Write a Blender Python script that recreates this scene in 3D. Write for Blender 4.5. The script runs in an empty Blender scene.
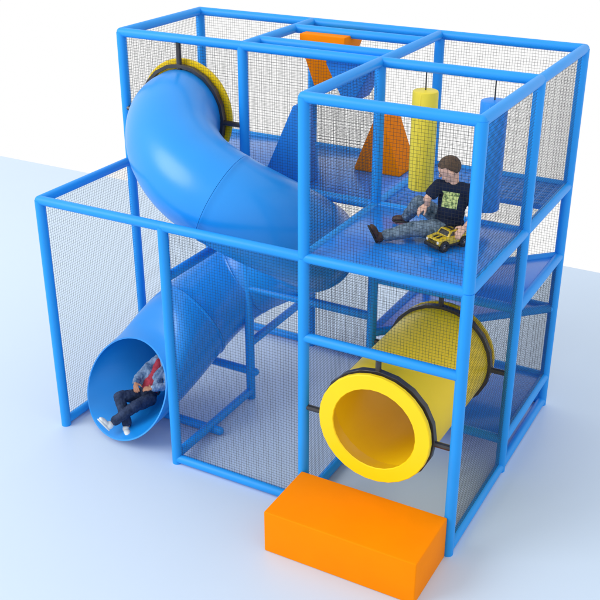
import bpy, bmesh, math, random
from mathutils import Vector, Matrix, noise
random.seed(7)
V = Vector
scene = bpy.context.scene
C = scene.collection
PI = math.pi

# ------------------------------------------------------------------ materials
def mat(name, col, rough=.4, coat=0., spec=.5, bump=None, var=None, metal=0., sss=0.):
    """procedural principled: bump=(scale,strength,distance), var=(scale,amount) colour mottling of the thing itself"""
    m = bpy.data.materials.new(name); m.use_nodes = True
    nt = m.node_tree; b = nt.nodes['Principled BSDF']
    b.inputs['Base Color'].default_value = (*col, 1); b.inputs['Roughness'].default_value = rough
    b.inputs['Specular IOR Level'].default_value = spec; b.inputs['Metallic'].default_value = metal
    b.inputs['Coat Weight'].default_value = coat; b.inputs['Coat Roughness'].default_value = .12
    if sss:
        b.inputs['Subsurface Weight'].default_value = sss; b.inputs['Subsurface Radius'].default_value = (.02, .008, .004)
    tc = nt.nodes.new('ShaderNodeTexCoord')
    if var:
        n = nt.nodes.new('ShaderNodeTexNoise'); n.inputs['Scale'].default_value = var[0]; n.inputs['Detail'].default_value = 5
        nt.links.new(tc.outputs['Object'], n.inputs['Vector'])
        r = nt.nodes.new('ShaderNodeMapRange'); r.inputs['From Min'].default_value = .3; r.inputs['From Max'].default_value = .7
        r.inputs['To Min'].default_value = 1 - var[1]; r.inputs['To Max'].default_value = 1 + var[1]
        nt.links.new(n.outputs['Fac'], r.inputs['Value'])
        mx = nt.nodes.new('ShaderNodeVectorMath'); mx.operation = 'SCALE'; mx.inputs[0].default_value = col
        nt.links.new(r.outputs['Result'], mx.inputs['Scale']); nt.links.new(mx.outputs['Vector'], b.inputs['Base Color'])
    if bump:
        n2 = nt.nodes.new('ShaderNodeTexNoise'); n2.inputs['Scale'].default_value = bump[0]; n2.inputs['Detail'].default_value = 3
        nt.links.new(tc.outputs['Object'], n2.inputs['Vector'])
        bp = nt.nodes.new('ShaderNodeBump'); bp.inputs['Strength'].default_value = bump[1]; bp.inputs['Distance'].default_value = bump[2]
        nt.links.new(n2.outputs['Fac'], bp.inputs['Height']); nt.links.new(bp.outputs['Normal'], b.inputs['Normal'])
    return m

BLUE = (.012, .312, .86)
M = {
 'tube_vinyl': mat('blue_tube_vinyl', BLUE, .46, spec=.35, bump=(60, .12, .002), var=(3, .03)),
 'slide_plastic': mat('blue_moulded_plastic', (.010, .280, .80), .30, coat=.0, spec=.5, bump=(7, .10, .01), var=(2, .03)),
 'deck_vinyl': mat('blue_deck_vinyl', (.012, .235, .80), .24, coat=.25, bump=(5, .10, .01), var=(4, .04)),
 'foam_blue': mat('blue_foam_vinyl', (.012, .24, .78), .55, spec=.3, bump=(9, .2, .01), var=(5, .05)),
 'bag_blue': mat('blue_bag_vinyl', (.012, .28, .84), .42, bump=(9, .2, .01), var=(5, .05)),
 'orange': mat('orange_vinyl', (1.0, .265, .0), .6, spec=.06, bump=(8, .15, .01), var=(4, .03)),
 'orange_foam': mat('orange_foam_vinyl', (1.0, .25, .0), .6, spec=.08, bump=(9, .2, .01), var=(5, .05)),
 'yellow': mat('yellow_moulded_plastic', (1.0, .70, .008), .36, spec=.3, bump=(8, .1, .008), var=(3, .03)),
 'yellow_bag': mat('yellow_bag_vinyl', (.92, .74, .05), .45, bump=(9, .3, .01), var=(5, .05)),
 'clamp': mat('dark_clamp_steel', (.030, .028, .032), .33, spec=.6, bump=(40, .2, .002), var=(12, .35)),
 'net': mat('black_net_cord', (.030, .032, .036), .8, spec=.2),
 'wire': mat('dark_steel_wire', (.05, .05, .05), .4, metal=.6),
 'skin': mat('skin_light', (.74, .46, .34), .5, spec=.35, sss=.1, bump=(60, .1, .001), var=(20, .08)),
 'skin2': mat('skin_tanned', (.42, .20, .12), .5, spec=.35, sss=.1, var=(20, .08)),
 'hair': mat('brown_hair', (.085, .048, .024), .6, bump=(160, .8, .004), var=(60, .45)),
 'hair2': mat('dark_hair', (.02, .013, .01), .6, bump=(160, .8, .004)),
 'shoe_brown': mat('brown_leather', (.050, .018, .010), .5, bump=(60, .3, .002), var=(30, .2)),
 'shoe_white': mat('white_sneaker', (.72, .76, .76), .5, bump=(40, .3, .002), var=(20, .08)),
 'sole': mat('dark_sole', (.02, .015, .012), .6),
 'belt': mat('black_belt', (.012, .012, .014), .4),
 'red_shirt': mat('red_knit', (.42, .03, .06), .8, var=(40, .25)),
 'toy_yellow': mat('toy_yellow_paint', (.72, .52, .02), .3, coat=.5, var=(10, .06)),
 'toy_black': mat('toy_black_plastic', (.015, .015, .016), .45, bump=(80, .3, .001)),
 'toy_glass': mat('toy_dark_glass', (.02, .022, .02), .1, spec=.8),
 'toy_rim': mat('toy_silver_rim', (.35, .35, .36), .3, metal=.7),
 'lamp': mat('toy_clear_lamp', (.75, .75, .7), .15, spec=.7),
 'lips': mat('lips', (.42, .14, .11), .5),
 'lash': mat('brow_lash', (.04, .025, .018), .7),
}

def floor_mat():
    m = mat('studio_floor_paint', (.580, .700, .850), .36, spec=.25, var=(.25, .012), bump=(2.2, .05, .01)); return m
M['floor'] = floor_mat()

def denim(name, dark, light, scale, chest=None):
    m = bpy.data.materials.new(name); m.use_nodes = True; nt = m.node_tree; b = nt.nodes['Principled BSDF']
    b.inputs['Roughness'].default_value = .85; b.inputs['Specular IOR Level'].default_value = .2
    tc = nt.nodes.new('ShaderNodeTexCoord')
    n = nt.nodes.new('ShaderNodeTexNoise'); n.inputs['Scale'].default_value = scale; n.inputs['Detail'].default_value = 8; n.inputs['Roughness'].default_value = .65
    n.inputs['Distortion'].default_value = .6
    nt.links.new(tc.outputs['Object'], n.inputs['Vector'])
    cr = nt.nodes.new('ShaderNodeValToRGB'); cr.color_ramp.elements[0].position = .34; cr.color_ramp.elements[1].position = .66
    cr.color_ramp.elements[0].color = (*dark, 1); cr.color_ramp.elements[1].color = (*light, 1)
    nt.links.new(n.outputs['Fac'], cr.inputs['Fac']); nt.links.new(cr.outputs['Color'], b.inputs['Base Color'])
    bp = nt.nodes.new('ShaderNodeBump'); bp.inputs['Strength'].default_value = .6; bp.inputs['Distance'].default_value = .012
    nt.links.new(n.outputs['Fac'], bp.inputs['Height']); nt.links.new(bp.outputs['Normal'], b.inputs['Normal'])
    return m
M['jeans'] = denim('washed_grey_blue_denim', (.030, .065, .105), (.26, .36, .46), 21)
M['jeans2'] = denim('dark_navy_denim', (.012, .022, .055), (.045, .07, .14), 16)
M['jacket'] = denim('light_denim_jacket', (.06, .13, .26), (.32, .46, .66), 15)

def weave_mat():
    m = mat('blue_strap_webbing', (.014, .225, .76), .45, var=(9, .06)); nt = m.node_tree; b = nt.nodes['Principled BSDF']
    tc = nt.nodes.new('ShaderNodeTexCoord'); prev = None
    for ax in ('X', 'Y'):
        w = nt.nodes.new('ShaderNodeTexWave'); w.bands_direction = ax; w.inputs['Scale'].default_value = 4.2; w.inputs['Distortion'].default_value = .5
        nt.links.new(tc.outputs['Object'], w.inputs['Vector'])
        if prev:
            mu = nt.nodes.new('ShaderNodeMath'); mu.operation = 'MULTIPLY'
            nt.links.new(prev.outputs['Fac'], mu.inputs[0]); nt.links.new(w.outputs['Fac'], mu.inputs[1]); prev = mu
        else: prev = w
    bp = nt.nodes.new('ShaderNodeBump'); bp.inputs['Strength'].default_value = 1; bp.inputs['Distance'].default_value = .03
    nt.links.new(prev.outputs[0], bp.inputs['Height']); nt.links.new(bp.outputs['Normal'], b.inputs['Normal'])
    return m
M['weave'] = weave_mat()

# ------------------------------------------------------------------ linking
def prop(o, label=None, cat=None, group=None, kind=None):
    for k, v in (('label', label), ('category', cat), ('group', group), ('kind', kind)):
        if v: o[k] = v
    return o
def empty(name, loc, label, cat, group=None, rz=0):
    o = bpy.data.objects.new(name, None); C.objects.link(o); o.location = loc; o.rotation_euler = (0, 0, rz)
    o.empty_display_size = .1
    return prop(o, label, cat, group)
def link_bm(name, bm, material, parent=None, smooth=True, loc=None):
    """world-space bmesh -> one mesh object; parent is an empty/mesh without rotation unless stated"""
    me = bpy.data.meshes.new(name); bm.normal_update(); bm.to_mesh(me); bm.free()
    me.materials.append(material)
    if smooth:
        for p in me.polygons: p.use_smooth = True
    o = bpy.data.objects.new(name, me); C.objects.link(o)
    if parent is not None:
        o.parent = parent
        off = V((0, 0, 0)); q = parent
        while q is not None: off += q.location; q = q.parent
        o.location = -off if loc is None else loc
    return o
def sharp(o, ang=40):
    me = o.data; bm = bmesh.new(); bm.from_mesh(me)
    for e in bm.edges:
        if len(e.link_faces) == 2 and e.calc_face_angle(0) > math.radians(ang): e.smooth = False
    bm.to_mesh(me); bm.free(); return o

# ------------------------------------------------------------------ primitives
def frame_of(d):
    d = d.normalized(); a = V((0, 0, 1)) if abs(d.z) < .9 else V((1, 0, 0))
    u = d.cross(a).normalized(); return u, d.cross(u).normalized()
def ringv(bm, c, u, v, r, n, rv=None):
    return [bm.verts.new(c + u * (r * math.cos(2 * PI * i / n)) + v * ((rv or r) * math.sin(2 * PI * i / n))) for i in range(n)]
def bridge(bm, a, b):
    n = len(a)
    for i in range(n): bm.faces.new((a[i], a[(i + 1) % n], b[(i + 1) % n], b[i]))
def bar(bm, a, b, r, n=20, dome=True, r2=None):
    """padded tube with rounded ends"""
    a, b = V(a), V(b); d = (b - a).normalized(); u, v = frame_of(d); r2 = r2 or r
    rings = []
    if dome:
        for k in (1, 2, 3):
            t = k * PI / 8; rings.append(ringv(bm, a - d * r * math.cos(t), u, v, r * math.sin(t), n))
    rings.append(ringv(bm, a, u, v, r, n)); rings.append(ringv(bm, b, u, v, r2, n))
    if dome:
        for k in (3, 2, 1):
            t = k * PI / 8; rings.append(ringv(bm, b + d * r2 * math.cos(t), u, v, r2 * math.sin(t), n))
    for p, q in zip(rings, rings[1:]): bridge(bm, p, q)
    bm.faces.new(list(reversed(rings[0]))); bm.faces.new(rings[-1])
def box(bm, lo, hi, bev=0, seg=3, mtx=None):
    lo, hi = V(lo), V(hi)
    t = bmesh.new(); bmesh.ops.create_cube(t, size=1)
    for w in t.verts: w.co = V(((w.co.x + .5) * (hi.x - lo.x) + lo.x, (w.co.y + .5) * (hi.y - lo.y) + lo.y, (w.co.z + .5) * (hi.z - lo.z) + lo.z))
    if bev: bmesh.ops.bevel(t, geom=list(t.edges), offset=bev, segments=seg, affect='EDGES', profile=.5)
    if mtx:
        for w in t.verts: w.co = mtx @ w.co
    merge(bm, t)
def merge(bm, t):
    mp = {w: bm.verts.new(w.co) for w in t.verts}
    for f in t.faces: bm.faces.new([mp[w] for w in f.verts])
    t.free()
def solid(bm, pts, faces, bev=.012, seg=3):
    t = bmesh.new(); vs = [t.verts.new(p) for p in pts]
    for f in faces: t.faces.new([vs[i] for i in f])
    bmesh.ops.recalc_face_normals(t, faces=list(t.faces))
    if bev: bmesh.ops.bevel(t, geom=list(t.edges), offset=bev, segments=seg, affect='EDGES', profile=.5)
    merge(bm, t)
def lathe(bm, c, axis, prof, n=48, up=None):
    """prof: list of (radius, offset along axis)"""
    axis = V(axis).normalized(); u, v = frame_of(axis); c = V(c); prev = None; first = None
    for r, h in prof:
        rg = ringv(bm, c + axis * h, u, v, max(r, 1e-4), n)
        if prev: bridge(bm, prev, rg)
        else: first = rg
        prev = rg
    return first, prev

# ------------------------------------------------------------------ the grid of the frame
G = 1.22; GY = 1.204; T = 3.288; MD = 2.147; R = 1.515; S = 1.507; LO = .305; B0 = .045; S2 = 1.0
def N(i, j, z): return V((i * G, j * GY, z))
# ------------------------------------------------------------------ floor
bm = bmesh.new()
vs = [bm.verts.new(p) for p in ((-16, -16, 0), (18, -16, 0), (18, 5.69, 0), (-16, 5.69, 0), (-16, -16, -.02), (18, -16, -.02), (18, 5.69, -.02), (-16, 5.69, -.02))]
for f in ((0, 1, 2, 3), (7, 6, 5, 4), (0, 4, 5, 1), (1, 5, 6, 2), (2, 6, 7, 3), (3, 7, 4, 0)): bm.faces.new([vs[i] for i in f])
prop(link_bm('floor', bm, M['floor'], smooth=False), kind='structure')

# ------------------------------------------------------------------ the play structure
play = empty('play_structure', (1.83, 1.2, 0), 'large blue indoor soft play frame of padded tubes with black netting and blue decks', 'play structure')
PR, RR = .0425, .0385
for (i, j, z) in ((0, 0, MD), (1, 0, MD), (2, 0, T), (3, 0, T), (0, 1, T), (1, 1, T), (2, 1, T), (3, 1, T), (0, 2, T), (1, 2, T), (2, 2, T), (3, 2, T)):
    bm = bmesh.new()
    segs = [0.0, MD] if z == MD else [0.0, MD, T]
    for a, b in zip(segs, segs[1:]):
        bar(bm, N(i, j, a + (.004 if a else 0)), N(i, j, b - (.004 if b < z else 0)), PR, dome=False)
    # rounded top and a thin joint collar inside the split of the padding
    bar(bm, N(i, j, .01), N(i, j, z - .004), PR * .82, n=14)
    sharp(link_bm('post', bm, M['tube_vinyl'], play))
def rail(a, b, r=RR, name='rail', gap=.0, dome=True):
    bm = bmesh.new(); a, b = V(a), V(b); d = (b - a).normalized()
    bar(bm, a + d * gap, b - d * gap, r, dome=dome)
    return sharp(link_bm(name, bm, M['tube_vinyl'], play))
rails = []
# roof level
for i in range(3):
    for j in (1, 2): rails.append((N(i, j, T), N(i + 1, j, T)))
for i in (0, 1, 2, 3): rails.append((N(i, 1, T), N(i, 2, T)))
rails += [(N(2, 0, T), N(3, 0, T)), (N(2, 0, T), N(2, 1, T)), (N(3, 0, T), N(3, 1, T))]
for y in (1.465, 2.07): rails.append((V((G, y, T)), V((2 * G, y, T))))
# deck level
for i in range(3):
    for j in (0, 2): rails.append((N(i, j, MD), N(i + 1, j, MD)))
rails += [(N(0, 0, MD), N(0, 1, MD)), (N(0, 1, MD), N(0, 2, MD)), (N(3, 0, MD), N(3, 1, MD)), (N(3, 1, MD), N(3, 2, MD)),
          (N(2, 0, MD), N(2, 1, MD)), (N(2, 1, MD), N(2, 2, MD)), (N(1, 1, MD), N(1, 2, MD)), (N(1, 1, MD), N(2, 1, MD)), (N(2, 1, MD), N(3, 1, MD)), (N(0, 1, MD), N(1, 1, MD))]
# middle and low
rails += [(N(2, 0, R), N(3, 0, R)), (N(3, 1, S), N(3, 2, S)), (N(2, 1, S), N(3, 1, S)), (N(2, 1, S), N(3, 2, S)),
          (N(2, 1, S2), N(3, 2, S2)), (N(2, 1, S2), N(2, 2, S2)), (N(2, 2, S2), N(3, 2, S2)),
          (N(3, 1, LO), N(3, 2, LO)), (N(2, 1, LO), N(3, 1, LO)), (N(2, 2, LO), N(3, 2, LO)), (N(2, 1, LO), N(2, 2, LO)),
          (N(0, 1, .29), N(1, 1, .29) + V((.05, 0, 0))), (N(1, 1, 1.15), N(2, 1, 1.15)), (N(1, 1, .58), N(1, 2, .58)), (N(1, 0, 1.72), N(1, 1, 1.72))]
# floor level
rails += [(N(1, 0, B0), N(2, 0, B0)), (N(3, 0, B0), N(3, 1, B0)), (N(3, 1, B0), N(3, 2, B0)), (N(1, 0, .08), N(1, 1, .08)), (N(2, 0, B0), N(2, 1, B0)),
          (N(0, 0, B0), N(0, 1, B0)), (N(0, 1, B0), N(0, 2, B0)), (N(0, 2, B0), N(1, 2, B0)), (N(1, 2, B0), N(2, 2, B0)), (N(2, 2, B0), N(3, 2, B0)),
          (V((0, .52, B0)), V((1.31, .52, B0)))]
for a, b in rails: rail(a, b)

# decks: padded slabs standing between the rails
def slab(name, pts, z, th, material, inset=.0):
    bm = bmesh.new(); n = len(pts)
    P = [V((x, y, z)) for x, y in pts] + [V((x, y, z - th)) for x, y in pts]
    F = [tuple(range(n)), tuple(range(2 * n - 1, n - 1, -1))] + [(i, i + n, (i + 1) % n + n, (i + 1) % n) for i in range(n)]
    solid(bm, P, F, .008, 2)
    return sharp(link_bm(name, bm, material, play), 30)
e = .03
def cell(i, j, x1=None, y1=None): return [(i * G + e, j * GY + e), ((i + 1) * G - e, j * GY + e), ((i + 1) * G - e, (j + 1) * GY - e), (i * G + e, (j + 1) * GY - e)]
slab('deck', cell(2, 0), MD + .022, .045, M['deck_vinyl'])
slab('deck', cell(1, 1), MD + .018, .045, M['deck_vinyl'])
slab('deck', cell(0, 1), MD + .018, .045, M['deck_vinyl'])
x0, x1, y0, y1 = 2 * G + e, 3 * G - e, GY + e, 2 * GY - e
slab('woven_deck', [(x0, y0), (3.02, y0), (3.02, 1.80), (x1, 1.80), (x1, y1), (x0, y1)], MD + .012, .04, M['weave'])
slab('climbing_step', [(x0 + .05, y0), (x1, y0), (x1, y1 - .05)], S + .012, .04, M['deck_vinyl'])
slab('climbing_step', [(x0, y0 + .015), (x1 - .05, y1), (x0, y1)], S2 + .012, .04, M['deck_vinyl'])
slab('climbing_step', [(x0, y0), (x1, y0), (x1, y1), (x0, y1)], LO + .012, .04, M['deck_vinyl'])

# nets: real cords, one mesh a panel
SP, ST = .0235, .0019
def strand(bm, a, b, w=ST):
    d = (b - a).normalized(); u, v = frame_of(d); q = []
    for p in (a, b): q.append([bm.verts.new(p + (u * math.cos(t) + v * math.sin(t)) * w * .55) for t in (0, 2 * PI / 3, 4 * PI / 3)])
    for k in range(3): bm.faces.new((q[0][k], q[0][(k + 1) % 3], q[1][(k + 1) % 3], q[1][k]))
def net(a, b, z0, z1, hole=None):
    """vertical net from plan point a to plan point b between two heights; hole=(along, z, radius)"""
    bm = bmesh.new(); a, b = V((*a, 0)), V((*b, 0)); L = (b - a).length; d = (b - a) / L; off = d.cross(V((0, 0, 1))) * .0025
    t0, t1 = .03, L - .03; zz0, zz1 = z0 + .025, z1 - .025
    n = int((t1 - t0) / SP); ph = (t1 - t0 - n * SP) / 2
    for k in range(n + 1):
        t = t0 + ph + k * SP; p = a + d * t
        if hole and abs(t - hole[0]) < hole[2]:
            h = math.sqrt(hole[2] ** 2 - (t - hole[0]) ** 2)
            for q0, q1 in ((zz0, hole[1] - h), (hole[1] + h, zz1)):
                if q1 > q0: strand(bm, p + V((0, 0, q0)), p + V((0, 0, q1)))
        else: strand(bm, p + V((0, 0, zz0)), p + V((0, 0, zz1)))
    n = int((zz1 - zz0) / SP); ph = (zz1 - zz0 - n * SP) / 2
    for k in range(n + 1):
        z = zz0 + ph + k * SP
        if hole and abs(z - hole[1]) < hole[2]:
            h = math.sqrt(hole[2] ** 2 - (z - hole[1]) ** 2)
            for q0, q1 in ((t0, hole[0] - h), (hole[0] + h, t1)):
                if q1 > q0: strand(bm, a + d * q0 + off + V((0, 0, z)), a + d * q1 + off + V((0, 0, z)))
        else: strand(bm, a + d * t0 + off + V((0, 0, z)), a + d * t1 + off + V((0, 0, z)))
    link_bm('net', bm, M['net'], play)
def nn(i, j, k, l, z0, z1, hole=None): net((i * G, j * GY), (k * G, l * GY), z0, z1, hole)
for i in range(3):                                   # back wall, full height
    nn(i, 2, i + 1, 2, MD, T)
nn(0, 2, 1, 2, B0, MD); nn(1, 2, 2, 2, B0, MD); nn(2, 2, 3, 2, LO, S2); nn(2, 2, 3, 2, S2, MD)
nn(0, 1, 0, 2, MD, T); nn(0, 1, 0, 2, B0, MD)        # left end
nn(0, 0, 0, 1, B0, MD)
nn(0, 1, 1, 1, MD, T, (.61, 2.65, .40))              # round the slide's collar
nn(1, 1, 2, 1, MD, T)
nn(1, 0, 2, 0, B0, MD)                               # front, beside the tunnel
nn(1, 0, 1, 1, B0, MD) if False else None
nn(2, 0, 3, 0, R, MD); nn(2, 0, 3, 0, MD, T)
nn(2, 0, 2, 1, B0, MD); nn(2, 0, 2, 1, MD, T)
nn(3, 0, 3, 1, B0, MD); nn(3, 0, 3, 1, MD, T)
nn(3, 1, 3, 2, MD, T); nn(3, 1, 3, 2, LO, S)

# ------------------------------------------------------------------ tube slide
slide = empty('tube_slide', (.61, .2, 0), 'glossy blue spiral tube slide winding from the upper deck down to the floor', 'slide')
endc = V((.545, .21, .425)); endn = V((-.244, -.812, .53)).normalized()
ctrl = [(.61, 1.215, 2.655), (.635, 1.03, 2.655), (.725, .86, 2.62), (.88, .65, 2.52), (1.15, .485, 2.39), (1.49, .43, 2.275), (1.77, .55, 2.12), (1.95, .80, 1.93),
        (1.94, 1.13, 1.73), (1.66, 1.42, 1.51), (1.28, 1.59, 1.27), (.98, 1.52, 1.09), (.84, 1.29, .965), (.74, 1.0, .81), (.655, .68, .625), (.60, .40, .49), tuple(endc)]
ctrl = [V(c) for c in ctrl]
def spline(cs, per=7):
    P = [cs[0] * 2 - cs[1]] + cs + [cs[-1] * 2 - cs[-2]]; out = []
    for i in range(1, len(P) - 2):
        p0, p1, p2, p3 = P[i - 1:i + 3]
        for k in range(per):
            t = k / per
            out.append(.5 * ((2 * p1) + (p2 - p0) * t + (2 * p0 - 5 * p1 + 4 * p2 - p3) * t * t + (3 * p1 - p0 - 3 * p2 + p3) * t ** 3))
    out.append(P[-2]); return out
for _ in range(2): ctrl = [ctrl[0]] + [ctrl[i] * .6 + (ctrl[i - 1] + ctrl[i + 1]) * .2 for i in range(1, len(ctrl) - 1)] + [ctrl[-1]] if _ == 0 else ctrl
path = spline(ctrl)
nP = len(path)
tang = [(path[min(i + 1, nP - 1)] - path[max(i - 1, 0)]).normalized() for i in range(nP)]
NS = 56; rings = []
for i, (p, t) in enumerate(zip(path, tang)):
    nrm = t.copy(); r = .382
    k = nP - 1 - i
    w = max(0, 1 - k / 26); w = w * w * (3 - 2 * w)
    nrm = (t * (1 - w) + endn * w).normalized(); r += .088 * w
    up = V((0, 0, 1)); u = nrm.cross(up).normalized(); v = u.cross(nrm).normalized()
    rings.append((p, u * (1 + .11 * w), v * (1 - .04 * w), r))
cuts = [0, 35, 56, 77, 91, nP - 1]
TH = .014
for a, b in zip(cuts, cuts[1:]):
    bm = bmesh.new(); prev = prev_i = None
    idx = list(range(a, b + 1))
    for q, i in enumerate(idx):
        p, u, v, r = rings[i]
        # a moulded lip at each end of a section
        m = min(q, len(idx) - 1 - q); fl = .024 if i == 56 else .010 if i == 91 else .003; rr = r + (fl if m == 0 and 0 < i < nP - 1 else 0)
        pp = p
        if q == 0 and a > 0: pp = p + tang[i] * .0015
        if q == len(idx) - 1 and b < nP - 1: pp = p - tang[i] * .0015
        o_ = ringv(bm, pp, u, v, rr, NS); i_ = ringv(bm, pp, u, v, r - TH, NS)
        if prev: bridge(bm, prev, o_); bridge(bm, i_, prev_i)
        else: bridge(bm, o_, i_)
        prev, prev_i = o_, i_
        if m == 0 and q == 0 and a > 0:      # step down behind the lip
            o2 = ringv(bm, p + tang[i] * .016, u, v, r + fl, NS); bridge(bm, prev, o2)
            o3 = ringv(bm, p + tang[i] * .020, u, v, r + .001, NS); bridge(bm, o2, o3); prev = o3
    bridge(bm, prev_i, prev)
    bmesh.ops.recalc_face_normals(bm, faces=list(bm.faces))
    sharp(link_bm('tube_section', bm, M['slide_plastic'], slide), 35)
def annulus(c, axis, ri, ro, th, n=48, lip=.008):
    bm = bmesh.new()
    pr = [(ri, 0), (ri, th), (ri + lip, th + lip * .5), (ro - lip, th + lip * .5), (ro, th - lip * .3), (ro, lip), (ro - lip, 0), (ri, 0)]
    lathe(bm, c, axis, pr, n); bmesh.ops.remove_doubles(bm, verts=list(bm.verts), dist=1e-5)
    bmesh.ops.recalc_face_normals(bm, faces=list(bm.faces)); return bm
sharp(link_bm('entry_flange', annulus((.61, 1.235, 2.655), (0, 1, 0), .345, .462, .03), M['yellow'], slide), 30)
def clamp(parent, cx, y, cz, r, xl, xr, zt, w=.048):
    ring = sharp(link_bm('clamp_ring', annulus((cx, y - w / 2, cz), (0, 1, 0), r, r + .028, w, 20, .002), M['clamp'], parent), 30)
    for a, b in (((xl, y, cz - .02), (cx - r - .005, y, cz - .02)), ((cx + r + .005, y, cz - .02), (xr, y, cz - .02)), ((cx - .01, y, cz + r - .02), (cx - .01, y, zt))):
        bm = bmesh.new(); bar(bm, a, b, .023, n=8, dome=False); sharp(link_bm('strap', bm, M['clamp'], parent), 30)
clamp(slide, .61, 1.19, 2.655, .40, .02, 1.20, T - .03)

# ------------------------------------------------------------------ crawl tunnel
tun = empty('crawl_tunnel', (3.04, .6, .4), 'yellow round crawl tunnel strapped into the front bay behind the orange step block', 'tunnel')
cx, cz = 3.055, .945
bm = bmesh.new()
pr = [(.425, -.04), (.427, .2), (.428, .6), (.427, 1.0), (.425, 1.28), (.412, 1.28), (.412, .6), (.412, -.04), (.425, -.04)]
lathe(bm, (cx, 0, cz), (0, 1, 0), pr, 64); bmesh.ops.remove_doubles(bm, verts=list(bm.verts), dist=1e-5); bmesh.ops.recalc_face_normals(bm, faces=list(bm.faces))
sharp(link_bm('tunnel_barrel', bm, M['yellow'], tun), 40)
def funnel(y, s, g=1.):
    bm = bmesh.new()
    pr = [(.325, .0), (.33, -.008), (.436, -.008), (.443, .0), (.443, .026), (.40, .032), (.345, .032), (.325, .0)]
    lathe(bm, (cx, y, cz), (0, s, 0), [(r * g if r > .4 else r, h) for r, h in pr], 30)
    # throat that narrows the mouth from inside the barrel
    lathe(bm, (cx, y, cz), (0, s, 0), [(.345, .03), (.385, .10), (.411, .2)], 30)
    bmesh.ops.remove_doubles(bm, verts=list(bm.verts), dist=1e-5); bmesh.ops.recalc_face_normals(bm, faces=list(bm.faces))
    return sharp(link_bm('mouth_flange', bm, M['yellow'], tun), 30)
funnel(-.075, 1); funnel(1.31, -1, 1.0)
clamp(tun, cx, -.003, cz, .428, 2.47, 3.63, R - .02)
clamp(tun, cx, 1.204, cz, .428, 2.47, 3.63, S - .02)

# ------------------------------------------------------------------ step block
bm = bmesh.new(); box(bm, (2.447, -.625, 0), (3.655, -.045, .357), .010, 4)
# piping seams round the top and the ends
o = sharp(link_bm('step_block', bm, M['orange']), 30)
prop(o, 'plain orange padded step block on the floor in front of the yellow tunnel', 'step')

# ------------------------------------------------------------------ foam obstacles and bags
def wedge(name, x0, x1, y0, y1, zb, zt, tip, up, material, label, band=.07, cxm=None):
    cxm = cxm or (x0 + x1) / 2; h = tip / 2
    if up: prof = [(x0, zb), (x1, zb), (x1, zb + .03), (cxm + h, zt), (cxm - h, zt), (x0, zb + .03)]
    else: prof = [(x0, zt), (x1, zt), (x1, zt - band), (cxm + h, zb), (cxm - h, zb), (x0, zt - band)]
    n = len(prof); P = [V((x, y0, z)) for x, z in prof] + [V((x, y1, z)) for x, z in prof]
    F = [tuple(range(n)), tuple(range(2 * n - 1, n - 1, -1))] + [(i, (i + 1) % n, (i + 1) % n + n, i + n) for i in range(n)]
    bm = bmesh.new(); solid(bm, P, F, .007, 3)
    return prop(sharp(link_bm(name, bm, material), 25), label, 'foam wedge', 'standing foam wedges' if up else 'hanging foam wedges')
DZ = MD + .019
wedge('foam_wedge', 1.36, 1.75, 1.26, 1.52, DZ, 2.84, .04, True, M['foam_blue'], 'blue foam wedge standing upright on the upper deck behind the slide', cxm=1.67)
wedge('foam_wedge', 1.92, 2.35, 1.88, 2.22, DZ, 2.66, .07, True, M['orange_foam'], 'orange foam wedge standing upright on the upper deck near the yellow punch bag')
wedge('hanging_foam_wedge', 1.935, 2.33, 1.285, 1.60, 2.915, T - .012, .08, False, M['foam_blue'], 'blue foam wedge hanging point down from the roof rails')
wedge('hanging_foam_wedge', 1.35, 1.78, 1.92, 2.27, 2.82, T - .008, .12, False, M['orange_foam'], 'orange foam wedge hanging point down from the roof rails')

def bag(x, y, zb, zt, r, material, label):
    root = empty('punch_bag', (x, y, zb), label, 'punch bag', 'hanging punch bags')
    bm = bmesh.new()
    a, b = lathe(bm, (x, y, zb), (0, 0, 1), [(.0, 0), (r * .9, 0), (r * .985, .008), (r, .025), (r * 1.01, (zt - zb) / 2), (r, zt - zb - .02), (r * .97, zt - zb - .004), (r * .9, zt - zb), (.001, zt - zb + .004)], 36)
    bmesh.ops.remove_doubles(bm, verts=list(bm.verts), dist=5e-4); bmesh.ops.recalc_face_normals(bm, faces=list(bm.faces))
    sharp(link_bm('cushion', bm, material, root), 40)
    bm = bmesh.new()
    for k in (0,):
        box(bm, (x - .004, y - r - .003, zb + .02), (x + .004, y - r + .004, zt - .02), .0015, 1)
    link_bm('seam', bm, material, root)
    bm = bmesh.new(); bar(bm, (x, y, zt - .01), (x, y, T - .02), .0055, n=8); link_bm('cable', bm, M['wire'], root)
bag(2.812, GY, 2.35, 3.115, .097, M['yellow_bag'], 'yellow cylindrical punch bag hanging on a cable behind the sitting boy')
bag(3.345, GY, 2.275, 3.105, .100, M['bag_blue'], 'blue cylindrical punch bag hanging on a cable near the right side net')

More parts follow.
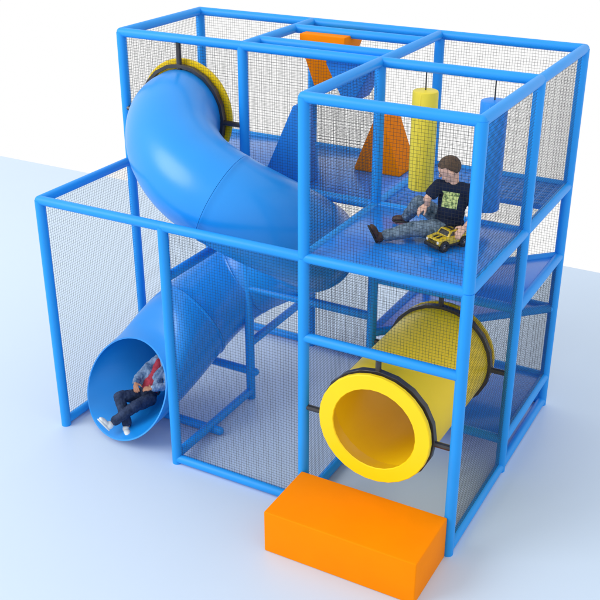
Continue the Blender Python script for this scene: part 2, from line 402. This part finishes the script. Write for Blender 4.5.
# ------------------------------------------------------------------ figures
def caps(bm, a, ra, b, rb, n=16):
    a, b = V(a), V(b)
    for c, r in ((a, ra), (b, rb)):
        t = bmesh.new(); bmesh.ops.create_uvsphere(t, u_segments=16, v_segments=10, radius=r)
        for w in t.verts: w.co += c
        merge(bm, t)
    if (b - a).length > 1e-4:
        d = b - a; u, v = frame_of(d); p = ringv(bm, a, u, v, ra, n); q = ringv(bm, b, u, v, rb, n); bridge(bm, p, q)
        bm.faces.new(list(reversed(p))); bm.faces.new(q)
def ell(bm, c, rx, ry, rz, X, Y, Z):
    t = bmesh.new(); bmesh.ops.create_uvsphere(t, u_segments=24, v_segments=16, radius=1); c = V(c)
    for w in t.verts: w.co = c + X * (w.co.x * rx) + Y * (w.co.y * ry) + Z * (w.co.z * rz)
    merge(bm, t)
def fuse(bm, voxel, smooth=4, fac=.5):
    """all volumes of bm become one continuous skin"""
    me = bpy.data.meshes.new('tmp'); bm.to_mesh(me); bm.free()
    o = bpy.data.objects.new('tmp', me); C.objects.link(o)
    r = o.modifiers.new('r', 'REMESH'); r.mode = 'VOXEL'; r.voxel_size = voxel; r.use_smooth_shade = True
    s = o.modifiers.new('s', 'SMOOTH'); s.iterations = smooth; s.factor = fac
    dg = bpy.context.evaluated_depsgraph_get(); dg.update()
    ev = bpy.data.meshes.new_from_object(o.evaluated_get(dg))
    bpy.data.objects.remove(o); bpy.data.meshes.remove(me)
    out = bmesh.new(); out.from_mesh(ev); bpy.data.meshes.remove(ev); return out
def wrinkle(bm, amp, sc):
    bm.normal_update()
    for w in bm.verts: w.co += w.normal * amp * (noise.noise(w.co * sc) + .5 * noise.noise(w.co * sc * 2.3))
    return bm
def chain(bm, pts):
    for (a, ra), (b, rb) in zip(pts, pts[1:]): caps(bm, a, ra, b, rb)
def basis(F, U):
    F = V(F).normalized(); L = V(U).cross(F).normalized(); return F, L, F.cross(L).normalized()
def hand(bm, wrist, F, Nrm, side, s=1., curl=.5):
    """F: wrist to knuckles, Nrm: out of the back of the hand, side: unit vector towards the thumb"""
    F, Nrm = V(F).normalized(), V(Nrm).normalized(); Sd = F.cross(Nrm).normalized()
    if Sd.dot(V(side)) < 0: Sd = -Sd
    w = V(wrist); palm = w + F * .034 * s
    ell(bm, palm, .030 * s, .026 * s, .011 * s, F, Sd, Nrm)
    for k, (off, ln) in enumerate(((.019, .046), (.0065, .052), (-.006, .047), (-.018, .036))):
        a = w + F * (.056 - abs(off) * .2) * s + Sd * off * s; d1 = (F - Nrm * curl * .35 + Sd * off * 9).normalized(); d2 = (F - Nrm * curl * 1.1 + Sd * off * 7).normalized(); d3 = (F - Nrm * curl * 2.2 + Sd * off * 4).normalized()
        b = a + d1 * ln * .45 * s; c = b + d2 * ln * .33 * s; e_ = c + d3 * ln * .25 * s
        chain(bm, [(a, .0068 * s), (b, .0062 * s), (c, .0056 * s), (e_, .0048 * s)])
    a = w + F * .018 * s + Sd * .018 * s; b = a + (F * .5 + Sd * .8 - Nrm * .2).normalized() * .026 * s; c = b + (F * .85 + Sd * .4 - Nrm * .4).normalized() * .022 * s
    chain(bm, [(a, .0085 * s), (b, .0075 * s), (c, .0058 * s)])

def shirt_mat(c, F, L, U):
    """navy T-shirt with the washed yellow-green square printed on the chest (object space)"""
    m = mat('navy_tshirt_with_print', (.010, .018, .045), .85, spec=.15, bump=(30, .5, .006)); nt = m.node_tree; b = nt.nodes['Principled BSDF']
    tc = nt.nodes.new('ShaderNodeTexCoord')
    sub = nt.nodes.new('ShaderNodeVectorMath'); sub.operation = 'SUBTRACT'; sub.inputs[1].default_value = c
    nt.links.new(tc.outputs['Object'], sub.inputs[0])
    def dot(ax):
        d = nt.nodes.new('ShaderNodeVectorMath'); d.operation = 'DOT_PRODUCT'; d.inputs[1].default_value = ax; nt.links.new(sub.outputs[0], d.inputs[0]); return d.outputs['Value']
    def math_(op, a, b_=None, val=None):
        n = nt.nodes.new('ShaderNodeMath'); n.operation = op; nt.links.new(a, n.inputs[0])
        if b_ is not None: nt.links.new(b_, n.inputs[1])
        if val is not None: n.inputs[1].default_value = val
        return n.outputs[0]
    l, u, f = dot(L), dot(U), dot(F)
    inside = math_('MULTIPLY', math_('MULTIPLY', math_('LESS_THAN', math_('ABSOLUTE', l), val=.058), math_('LESS_THAN', math_('ABSOLUTE', u), val=.056)), math_('GREATER_THAN', f, val=0.))
    w = nt.nodes.new('ShaderNodeTexNoise'); w.inputs['Scale'].default_value = 55; w.inputs['Detail'].default_value = 4
    nt.links.new(tc.outputs['Object'], w.inputs['Vector'])
    cr = nt.nodes.new('ShaderNodeValToRGB'); cr.color_ramp.elements[0].position = .40; cr.color_ramp.elements[1].position = .52
    cr.color_ramp.elements[0].color = (.16, .24, .10, 1); cr.color_ramp.elements[1].color = (.58, .68, .26, 1)
    nt.links.new(w.outputs['Fac'], cr.inputs['Fac'])
    mx = nt.nodes.new('ShaderNodeMix'); mx.data_type = 'RGBA'; mx.inputs[6].default_value = (.012, .020, .048, 1)
    nt.links.new(inside, mx.inputs[0]); nt.links.new(cr.outputs['Color'], mx.inputs[7]); nt.links.new(mx.outputs[2], b.inputs['Base Color'])
    return m

# ---- sitting boy
boy = empty('person', (3.2, .75, MD + .022), 'boy in navy printed T-shirt and jeans sitting on the blue deck with a toy car', 'person')
pel = V((3.215, .79, 2.262)); chest = V((3.262, .69, 2.50)); neckb = V((3.268, .680, 2.635)); head = V((3.238, .650, 2.733)); HS = .92
rsh, lsh = V((3.165, .655, 2.600)), V((3.385, .70, 2.590))
rel, rwr = V((3.085, .585, 2.455)), V((3.105, .625, 2.437))
rel = V((3.085, .635, 2.500)); rwr = V((3.095, .665, 2.482))
rel = V((3.115, .575, 2.515)); rwr = V((3.108, .610, 2.462))
lel, lwr = V((3.445, .70, 2.415)), V((3.385, .645, 2.335))
rhip, lhip = V((3.16, .86, 2.265)), V((3.20, .70, 2.262))
rkn, ran = V((2.985, .755, 2.405)), V((2.845, .865, 2.235))
lkn, lan = V((3.02, .60, 2.262)), V((2.850, .475, 2.222))
F_, L_, U_ = basis((-.12, -.93, .28), (0, .2, 1))
hF, hL, hU = basis((-.86, -.36, -.46), (-.2, -.25, 1))
def head_shape(bm, c, F, L, U, s=1.):
    ell(bm, c + U * .018 * s - F * .006 * s, .086 * s, .070 * s, .080 * s, F, L, U)          # cranium
    ell(bm, c + F * .022 * s - U * .038 * s, .052 * s, .052 * s, .060 * s, F, L, U)          # face
    ell(bm, c + F * .046 * s - U * .082 * s, .020 * s, .024 * s, .015 * s, F, L, U)          # chin
    for sg in (1, -1):
        ell(bm, c + F * .048 * s - U * .032 * s + L * sg * .030 * s, .022 * s, .020 * s, .022 * s, F, L, U)   # cheeks
        ell(bm, c - F * .006 * s - U * .012 * s + L * sg * .073 * s, .016 * s, .011 * s, .024 * s, F, L, U)   # ears
        ell(bm, c + F * .066 * s + U * .010 * s + L * sg * .024 * s, .012 * s, .018 * s, .007 * s, F, L, U)   # brow ridge
    caps(bm, c + F * .074 * s + U * .0 * s, .007 * s, c + F * .088 * s - U * .026 * s, .010 * s)              # nose
    ell(bm, c + F * .070 * s - U * .052 * s, .010 * s, .019 * s, .006 * s, F, L, U)          # lips
def face_bits(c, F, L, U, s, parent, hairm):
    for sg in (1, -1):
        bm = bmesh.new(); ell(bm, c + F * .0725 * s - U * .006 * s + L * sg * .025 * s, .004 * s, .012 * s, .0035 * s, F, L, U); link_bm('eye', bm, M['lash'], parent)
        bm = bmesh.new(); ell(bm, c + F * .078 * s + U * .014 * s + L * sg * .026 * s, .003 * s, .015 * s, .003 * s, F, L, U); link_bm('eyebrow', bm, M['lash'], parent)
    bm = bmesh.new(); ell(bm, c + F * .0795 * s - U * .052 * s, .0035 * s, .015 * s, .0035 * s, F, L, U); link_bm('mouth', bm, M['lips'], parent)
bm = bmesh.new()
head_shape(bm, head, hF, hL, hU, HS)
caps(bm, neckb - V((0, 0, .02)), .036, head - hU * .03 - hF * .02, .036)
chain(bm, [(pel, .07), (chest - F_ * .02, .055), (neckb - V((0, 0, .05)) - F_ * .015, .035)])
chain(bm, [(rsh, .030), (rel, .027), (rwr, .019)]); chain(bm, [(lsh, .032), (lel, .025), (lwr, .016)])
chain(bm, [(rsh, .025), (neckb - V((0, 0, .045)), .02), (lsh, .025)])
hand(bm, rwr, (-.62, -.10, -.55), (-.35, -.60, .70), (.6, -.6, 0), 1.12, .45)
hand(bm, lwr, (-.30, -.38, -.50), (.2, -.35, .75), (-.7, .3, 0), 1.12, .7)
chain(bm, [(rhip, .06), (rkn, .045), (ran, .03)]); chain(bm, [(lhip, .06), (lkn, .045), (lan, .03)])
bm = fuse(bm, .0042, 3)
body = link_bm('body', bm, M['skin'], boy)
face_bits(head, hF, hL, hU, HS, boy, M['hair'])
# shirt
bm = bmesh.new()
ell(bm, chest + V((0, 0, -.015)), .082, .112, .125, F_, L_, U_)
ell(bm, chest.lerp(pel, .55), .085, .105, .12, F_, L_, U_)
chain(bm, [(rsh - V((0, 0, .005)), .045), (neckb - V((0, 0, .035)), .047), (lsh - V((0, 0, .005)), .045)])
chain(bm, [(rsh, .045), (rsh.lerp(rel, .55), .046)]); chain(bm, [(lsh, .045), (lsh.lerp(lel, .66), .043)])
ell(bm, pel + V((.0, 0, .04)), .095, .112, .06, F_, L_, V((0, 0, 1)))
bm = wrinkle(fuse(bm, .006, 5), .004, 22)
sh = link_bm('tshirt', bm, None or M['net'], boy)
cprint = chest + F_ * .03 - U_ * .002 + L_ * .012
sh.data.materials[0] = shirt_mat(cprint, F_, L_, U_)
# the mesh is written in world coordinates and offset by the parent, so object space equals world space
# jeans
bm = bmesh.new()
ell(bm, pel - V((0, 0, .01)), .105, .115, .075, V((-.85, -.5, 0)).normalized(), V((.5, -.85, 0)).normalized(), V((0, 0, 1)))
chain(bm, [(rhip, .076), (rkn, .056), (rkn.lerp(ran, .9), .043)]); chain(bm, [(lhip, .076), (lkn, .058), (lkn.lerp(lan, .93), .046)])
bm = wrinkle(fuse(bm, .006, 5), .006, 24)
link_bm('jeans', bm, M['jeans'], boy)
def shoe(parent, ankle, fwd, up, s, m, sole):
    f, l, u = basis(fwd, up); a = V(ankle)
    bm = bmesh.new()
    ell(bm, a - u * .022 * s + f * .0 * s, .040 * s, .033 * s, .040 * s, f, l, u)
    ell(bm, a - u * .034 * s + f * .060 * s, .062 * s, .034 * s, .026 * s, f, l, u)
    ell(bm, a - u * .038 * s + f * .092 * s, .034 * s, .034 * s, .021 * s, f, l, u)
    o = link_bm('shoe', fuse(bm, .004, 3), m, parent)
    bm = bmesh.new()
    t = bmesh.new(); bmesh.ops.create_uvsphere(t, u_segments=28, v_segments=8, radius=1)
    for w in t.verts:
        x = w.co.x; z = max(-1, min(1, w.co.z * 3)); w.co = a - u * .058 * s + f * (.046 + x * .086) * s + l * w.co.y * (.036 if x > 0 else .031) * s + u * z * .007 * s
    merge(bm, t); link_bm('sole', bm, sole, o)
shoe(boy, lan + V((-.02, -.012, -.002)), (-.30, -.28, .85), (.75, .55, .40), .98, M['shoe_brown'], M['sole'])
shoe(boy, ran + V((-.01, 0, .012)), (-.86, .12, -.1), (0, 0, 1), .9, M['shoe_brown'], M['sole'])
# hair: short crop over the cranium
def hair(parent, c, F, L, U, m, s=1.):
    bm = bmesh.new(); t = bmesh.new(); bmesh.ops.create_uvsphere(t, u_segments=64, v_segments=40, radius=1)
    cc = c + U * .021 * s - F * .010 * s
    dele = []
    for w in t.verts:
        x, y, z = w.co
        k = min(1, max(0, (x + .35) / .30)); lim = -.62 * (1 - k) - .02 * k
        if x > .0: lim = -.02 + min(1, x / .30) * .40
        if x > .30: lim = .38 + (x - .30) * .22
        if z < lim - .08: dele.append(w)
        else:
            k = 1 + .012 * noise.noise(V((x, y, z)) * 9)
            w.co = cc + F * (x * .090 * s * k) + L * (y * .0745 * s * k) + U * (z * .0845 * s * k)
    bmesh.ops.delete(t, geom=dele, context='VERTS'); merge(bm, t)
    o = link_bm('hair', bm, m, parent); so = o.modifiers.new('thick', 'SOLIDIFY'); so.thickness = .006; so.offset = -1
    return o
hair(boy, head, hF, hL, hU, M['hair'], HS)

# ---- child lying in the slide's mouth
kid = empty('person', (.62, .3, .1), 'child in pale denim jacket and dark jeans lying in the mouth of the blue slide', 'person')
p_pel = V((.615, .415, .275)); p_ch = V((.625, .56, .425)); p_nk = V((.630, .645, .545)); p_hd = V((.625, .715, .655))
F2, L2, U2 = basis((-.05, -.50, .86), (.02, .75, .60))
prs, pls = V((.540, .570, .465)), V((.735, .585, .460))
prs, pls = (prs, pls)
k_rel, k_rw = V((.500, .445, .40)), V((.550, .345, .41))
k_lel, k_lw = V((.815, .475, .39)), V((.725, .345, .40))
rh2, lh2 = V((.560, .37, .27)), V((.675, .37, .265))
rk2, ra2 = V((.485, .185, .335)), V((.615, .105, .125))
lk2, la2 = V((.650, .160, .285)), V((.545, .015, .185))
bm = bmesh.new()
hF2, hL2, hU2 = basis((-.05, -.75, .60), (0, .5, 1))
head_shape(bm, p_hd, hF2, hL2, hU2, .95)
caps(bm, p_nk, .034, p_hd - hU2 * .03, .034)
chain(bm, [(p_pel, .055), (p_ch - F2 * .015, .045), (p_nk - F2 * .01, .032)])
chain(bm, [(prs, .03), (k_rel, .024), (k_rw, .016)]); chain(bm, [(pls, .03), (k_lel, .024), (k_lw, .016)])
chain(bm, [(prs, .025), (p_nk - U2 * .02 - F2 * .015, .02), (pls, .025)])
hand(bm, k_rw, (.45, -.55, -.25), (-.1, -.35, .9), (.6, .5, 0), 1.0, .45)
hand(bm, k_lw, (-.80, -.15, -.15), (-.1, -.45, .85), (0, .8, .3), 1.0, .5)
chain(bm, [(rh2, .05), (rk2, .04), (ra2, .028)]); chain(bm, [(lh2, .05), (lk2, .04), (la2, .028)])
link_bm('body', fuse(bm, .0042, 3), M['skin2'], kid)
face_bits(p_hd, hF2, hL2, hU2, .95, kid, M['hair2'])
hair(kid, p_hd, hF2, hL2, hU2, M['hair2'], .95)
bm = bmesh.new(); ell(bm, p_ch.lerp(p_pel, .3), .068, .085, .15, F2, L2, U2); caps(bm, p_ch - U2 * .02, .058, p_nk - U2 * .045 - F2 * .004, .036); caps(bm, p_nk - U2 * .03 + L2 * .018, .016, p_nk - U2 * .055 + F2 * .026, .012); caps(bm, p_nk - U2 * .03 - L2 * .018, .016, p_nk - U2 * .055 + F2 * .026, .012)
ell(bm, p_pel + U2 * .06 + F2 * .01, .07, .088, .06, F2, L2, U2)
link_bm('shirt', wrinkle(fuse(bm, .005, 4), .003, 28), M['red_shirt'], kid)
bm = bmesh.new()     # open jacket: two fronts with sleeves
for sg, sh_, el_, wr_ in ((-1, prs, k_rel, k_rw), (1, pls, k_lel, k_lw)):
    ell(bm, p_ch + L2 * sg * .062 - U2 * .005 + F2 * .012, .068, .052, .10, F2, L2, (U2 + L2 * sg * .18).normalized())
    ell(bm, p_ch + L2 * sg * .082 - U2 * .10 + F2 * .004, .06, .040, .075, F2, L2, (U2 - L2 * sg * .2).normalized())
    chain(bm, [(sh_, .045), (el_, .038), (el_.lerp(wr_, .86), .030)])
    chain(bm, [(sh_, .042), (p_nk + L2 * sg * .03 - U2 * .02, .040)])
link_bm('jacket', wrinkle(fuse(bm, .005, 3), .006, 30), M['jacket'], kid)
bm = bmesh.new()
ell(bm, p_pel, .075, .098, .075, F2, L2, U2)
chain(bm, [(rh2, .064), (rk2, .050), (rk2.lerp(ra2, .93), .043)]); chain(bm, [(lh2, .064), (lk2, .050), (lk2.lerp(la2, .9), .043)])
link_bm('jeans', wrinkle(fuse(bm, .005, 4), .006, 26), M['jeans2'], kid)
bm = bmesh.new()
bmesh.ops.create_cone  # belt as a flat band round the waist
pts = []
cb = p_pel + U2 * .058
for k in range(32):
    t = 2 * PI * k / 32; pts.append(cb + F2 * .080 * math.cos(t) + L2 * .100 * math.sin(t))
lo_ = [bm.verts.new(p - U2 * .012) for p in pts]; hi_ = [bm.verts.new(p + U2 * .012) for p in pts]; bridge(bm, lo_, hi_)
o = link_bm('belt', bm, M['belt'], kid); so = o.modifiers.new('thick', 'SOLIDIFY'); so.thickness = .004
shoe(kid, ra2 + V((.0, -.015, -.008)), (.65, -.50, .10), (.1, .2, .9), .9, M['shoe_white'], M['shoe_white'])
shoe(kid, la2 + V((-.015, -.020, -.010)), (-.42, -.25, .66), (.25, .75, .50), .92, M['shoe_white'], M['shoe_white'])

# ------------------------------------------------------------------ toy car held by the boy
ax = V((-.46, -.89, 0)).normalized()
car = empty('toy_car', (3.268, .625, MD + .022), 'yellow toy off-road car with black wheels under the boy\'s hand on the deck', 'toy car')
car.rotation_euler = (0, 0, math.atan2(ax.y, ax.x))
def cp(name, bm, m, parent=car, ang=35):       # car parts are written in the car's own frame: +x forward
    o = link_bm(name, bm, m, parent, loc=(0, 0, 0)); return sharp(o, ang)
def prism(bm, prof, hw, bev=.004, taper=None):
    n = len(prof); tp = taper or (lambda z: 1)
    P = [V((x, -hw * tp(z), z)) for x, z in prof] + [V((x, hw * tp(z), z)) for x, z in prof]
    F = [tuple(range(n)), tuple(range(2 * n - 1, n - 1, -1))] + [(i, (i + 1) % n, (i + 1) % n + n, i + n) for i in range(n)]
    solid(bm, P, F, bev, 3)
bm = bmesh.new()
prism(bm, [(-.135, .045), (.135, .045), (.142, .065), (.138, .088), (.055, .098), (-.138, .098), (-.142, .06)], .070, .005)
prism(bm, [(-.132, .095), (.052, .095), (.020, .135), (-.118, .138)], .064, .005, lambda z: 1 - max(0, z - .095) * 3.2)
body_car = cp('body', bm, M['toy_yellow'])
bm = bmesh.new(); prism(bm, [(.138, .028), (.158, .030), (.160, .052), (.140, .058)], .072, .004); cp('bumper', bm, M['toy_black'])
bm = bmesh.new(); prism(bm, [(-.158, .032), (-.138, .030), (-.138, .056), (-.158, .052)], .070, .004); cp('bumper', bm, M['toy_black'])
bm = bmesh.new()
for k in range(7): box(bm, (.1375, -.040 + k * .0125, .060), (.1455, -.0345 + k * .0125, .084), .001, 1)
cp('grille', bm, M['toy_black'])
for sg in (1, -1):
    bm = bmesh.new(); lathe(bm, (.136, sg * .056, .073), (1, 0, 0), [(.0, 0), (.010, 0), (.010, .008), (.0, .010)], 16); cp('headlight', bm, M['lamp'])
bm = bmesh.new(); prism(bm, [(-.10, .030), (.10, .030), (.10, .047), (-.10, .047)], .074, .004); cp('sill', bm, M['toy_black'])
def pane(name, pts):
    bm = bmesh.new(); P = [V(p) for p in pts]; n_ = (P[1] - P[0]).cross(P[2] - P[0]).normalized()
    a = [bm.verts.new(p + n_ * .0022) for p in P]; b = [bm.verts.new(p - n_ * .001) for p in P]
    bm.faces.new(a); bm.faces.new(list(reversed(b))); bridge(bm, b, a); bmesh.ops.recalc_face_normals(bm, faces=list(bm.faces)); cp(name, bm, M['toy_glass'])
def yt(z): return .064 * (1 - (z - .095) * 3.2)
pane('windscreen', [(.0465, -.048, .101), (.0465, .048, .101), (.0245, .042, .129), (.0245, -.042, .129)])
for sg in (1, -1):
    for xa, xb, ta, tb in ((-.115, -.068, -.105, -.068), (-.060, -.012, -.060, -.016), (-.004, .034, -.008, .014)):
        q = [(xa, sg * (yt(.103) + .0006), .103), (xb, sg * (yt(.103) + .0006), .103), (tb, sg * (yt(.129) + .0006), .129), (ta, sg * (yt(.129) + .0006), .129)]
        pane('side_window', q if sg < 0 else list(reversed(q)))
bm = bmesh.new()      # roof rack: black rails and strips
for y in (-.036, .036): box(bm, (-.10, y - .003, .137), (.006, y + .003, .1445), .001, 1)
for x in (-.085, -.045, -.005): box(bm, (x - .008, -.034, .139), (x + .008, .034, .1435), .001, 1)
cp('roof_rack', bm, M['toy_black'])
bm = bmesh.new()      # bonnet vents and stripes
for y in (-.026, .012): box(bm, (.070, y, .0925), (.118, y + .014, .0985), .001, 1, Matrix.Rotation(0, 4, 'X'))
cp('bonnet_vent', bm, M['toy_black'])
for x in (-.092, .092):
    for sg in (1, -1):
        bm = bmesh.new(); c = (x, sg * .050, .040)
        lathe(bm, c, (0, sg, 0), [(.016, 0), (.034, 0), (.040, .006), (.040, .026), (.034, .032), (.022, .032), (.020, .026), (.016, .0)], 28)
        n = 20
        for k in range(n):       # tread blocks
            t = 2 * PI * k / n; mm = Matrix.Translation(V(c) + V((math.cos(t) * .040, sg * .016, math.sin(t) * .040))) @ Matrix.Rotation(-t, 4, 'Y')
            box(bm, (-.002, -.013, -.0035), (.003, .013, .0035), 0, 1, mm)
        bmesh.ops.recalc_face_normals(bm, faces=list(bm.faces))
        w = cp('wheel', bm, M['toy_black'])
        bm = bmesh.new(); lathe(bm, c, (0, sg, 0), [(.0, .024), (.006, .028), (.008, .022), (.019, .020), (.021, .029), (.022, .031)], 20)
        bmesh.ops.recalc_face_normals(bm, faces=list(bm.faces)); cp('rim', bm, M['toy_rim'], w)

# ------------------------------------------------------------------ light, world, camera
wd = bpy.data.worlds.new('World'); scene.world = wd; wd.use_nodes = True
wd.node_tree.nodes['Background'].inputs[0].default_value = (1, 1, 1, 1); wd.node_tree.nodes['Background'].inputs[1].default_value = 1.0
def area(loc, target, size, energy, col=(1, 1, 1)):
    l = bpy.data.lights.new('studio_lamp', 'AREA'); l.shape = 'DISK'; l.size = size; l.energy = energy; l.color = col
    o = bpy.data.objects.new('studio_lamp', l); C.objects.link(o); o.location = loc
    o.rotation_euler = (V(target) - V(loc)).to_track_quat('-Z', 'Y').to_euler(); return o
area((-13.0, -14.5, 14.5), (1.6, .8, 1.4), 15, 3300)

cam = bpy.data.cameras.new('camera'); co = bpy.data.objects.new('camera', cam); C.objects.link(co); scene.camera = co
cam.sensor_width = 36; cam.lens = 994.69 / 600 * 36; cam.clip_end = 200
Rw = Matrix(((0.8765003396814026, 0.48140112119669354, -0.00033918862479825815), (-0.20840793833555307, 0.3800890476169896, 0.9011650498772837), (0.4339507872755632, -0.7898007827244452, 0.4334759945265122)))
co.matrix_world = Matrix.Translation((5.519895241469096, -5.662015424839968, 4.912282308419933)) @ Rw.transposed().to_4x4()
scene.render.engine = 'CYCLES'
scene.view_settings.view_transform = 'Standard'; scene.view_settings.look = 'None'
scene.view_settings.exposure = 0; scene.view_settings.gamma = 1
scene.cycles.max_bounces = 8; scene.cycles.diffuse_bounces = 4
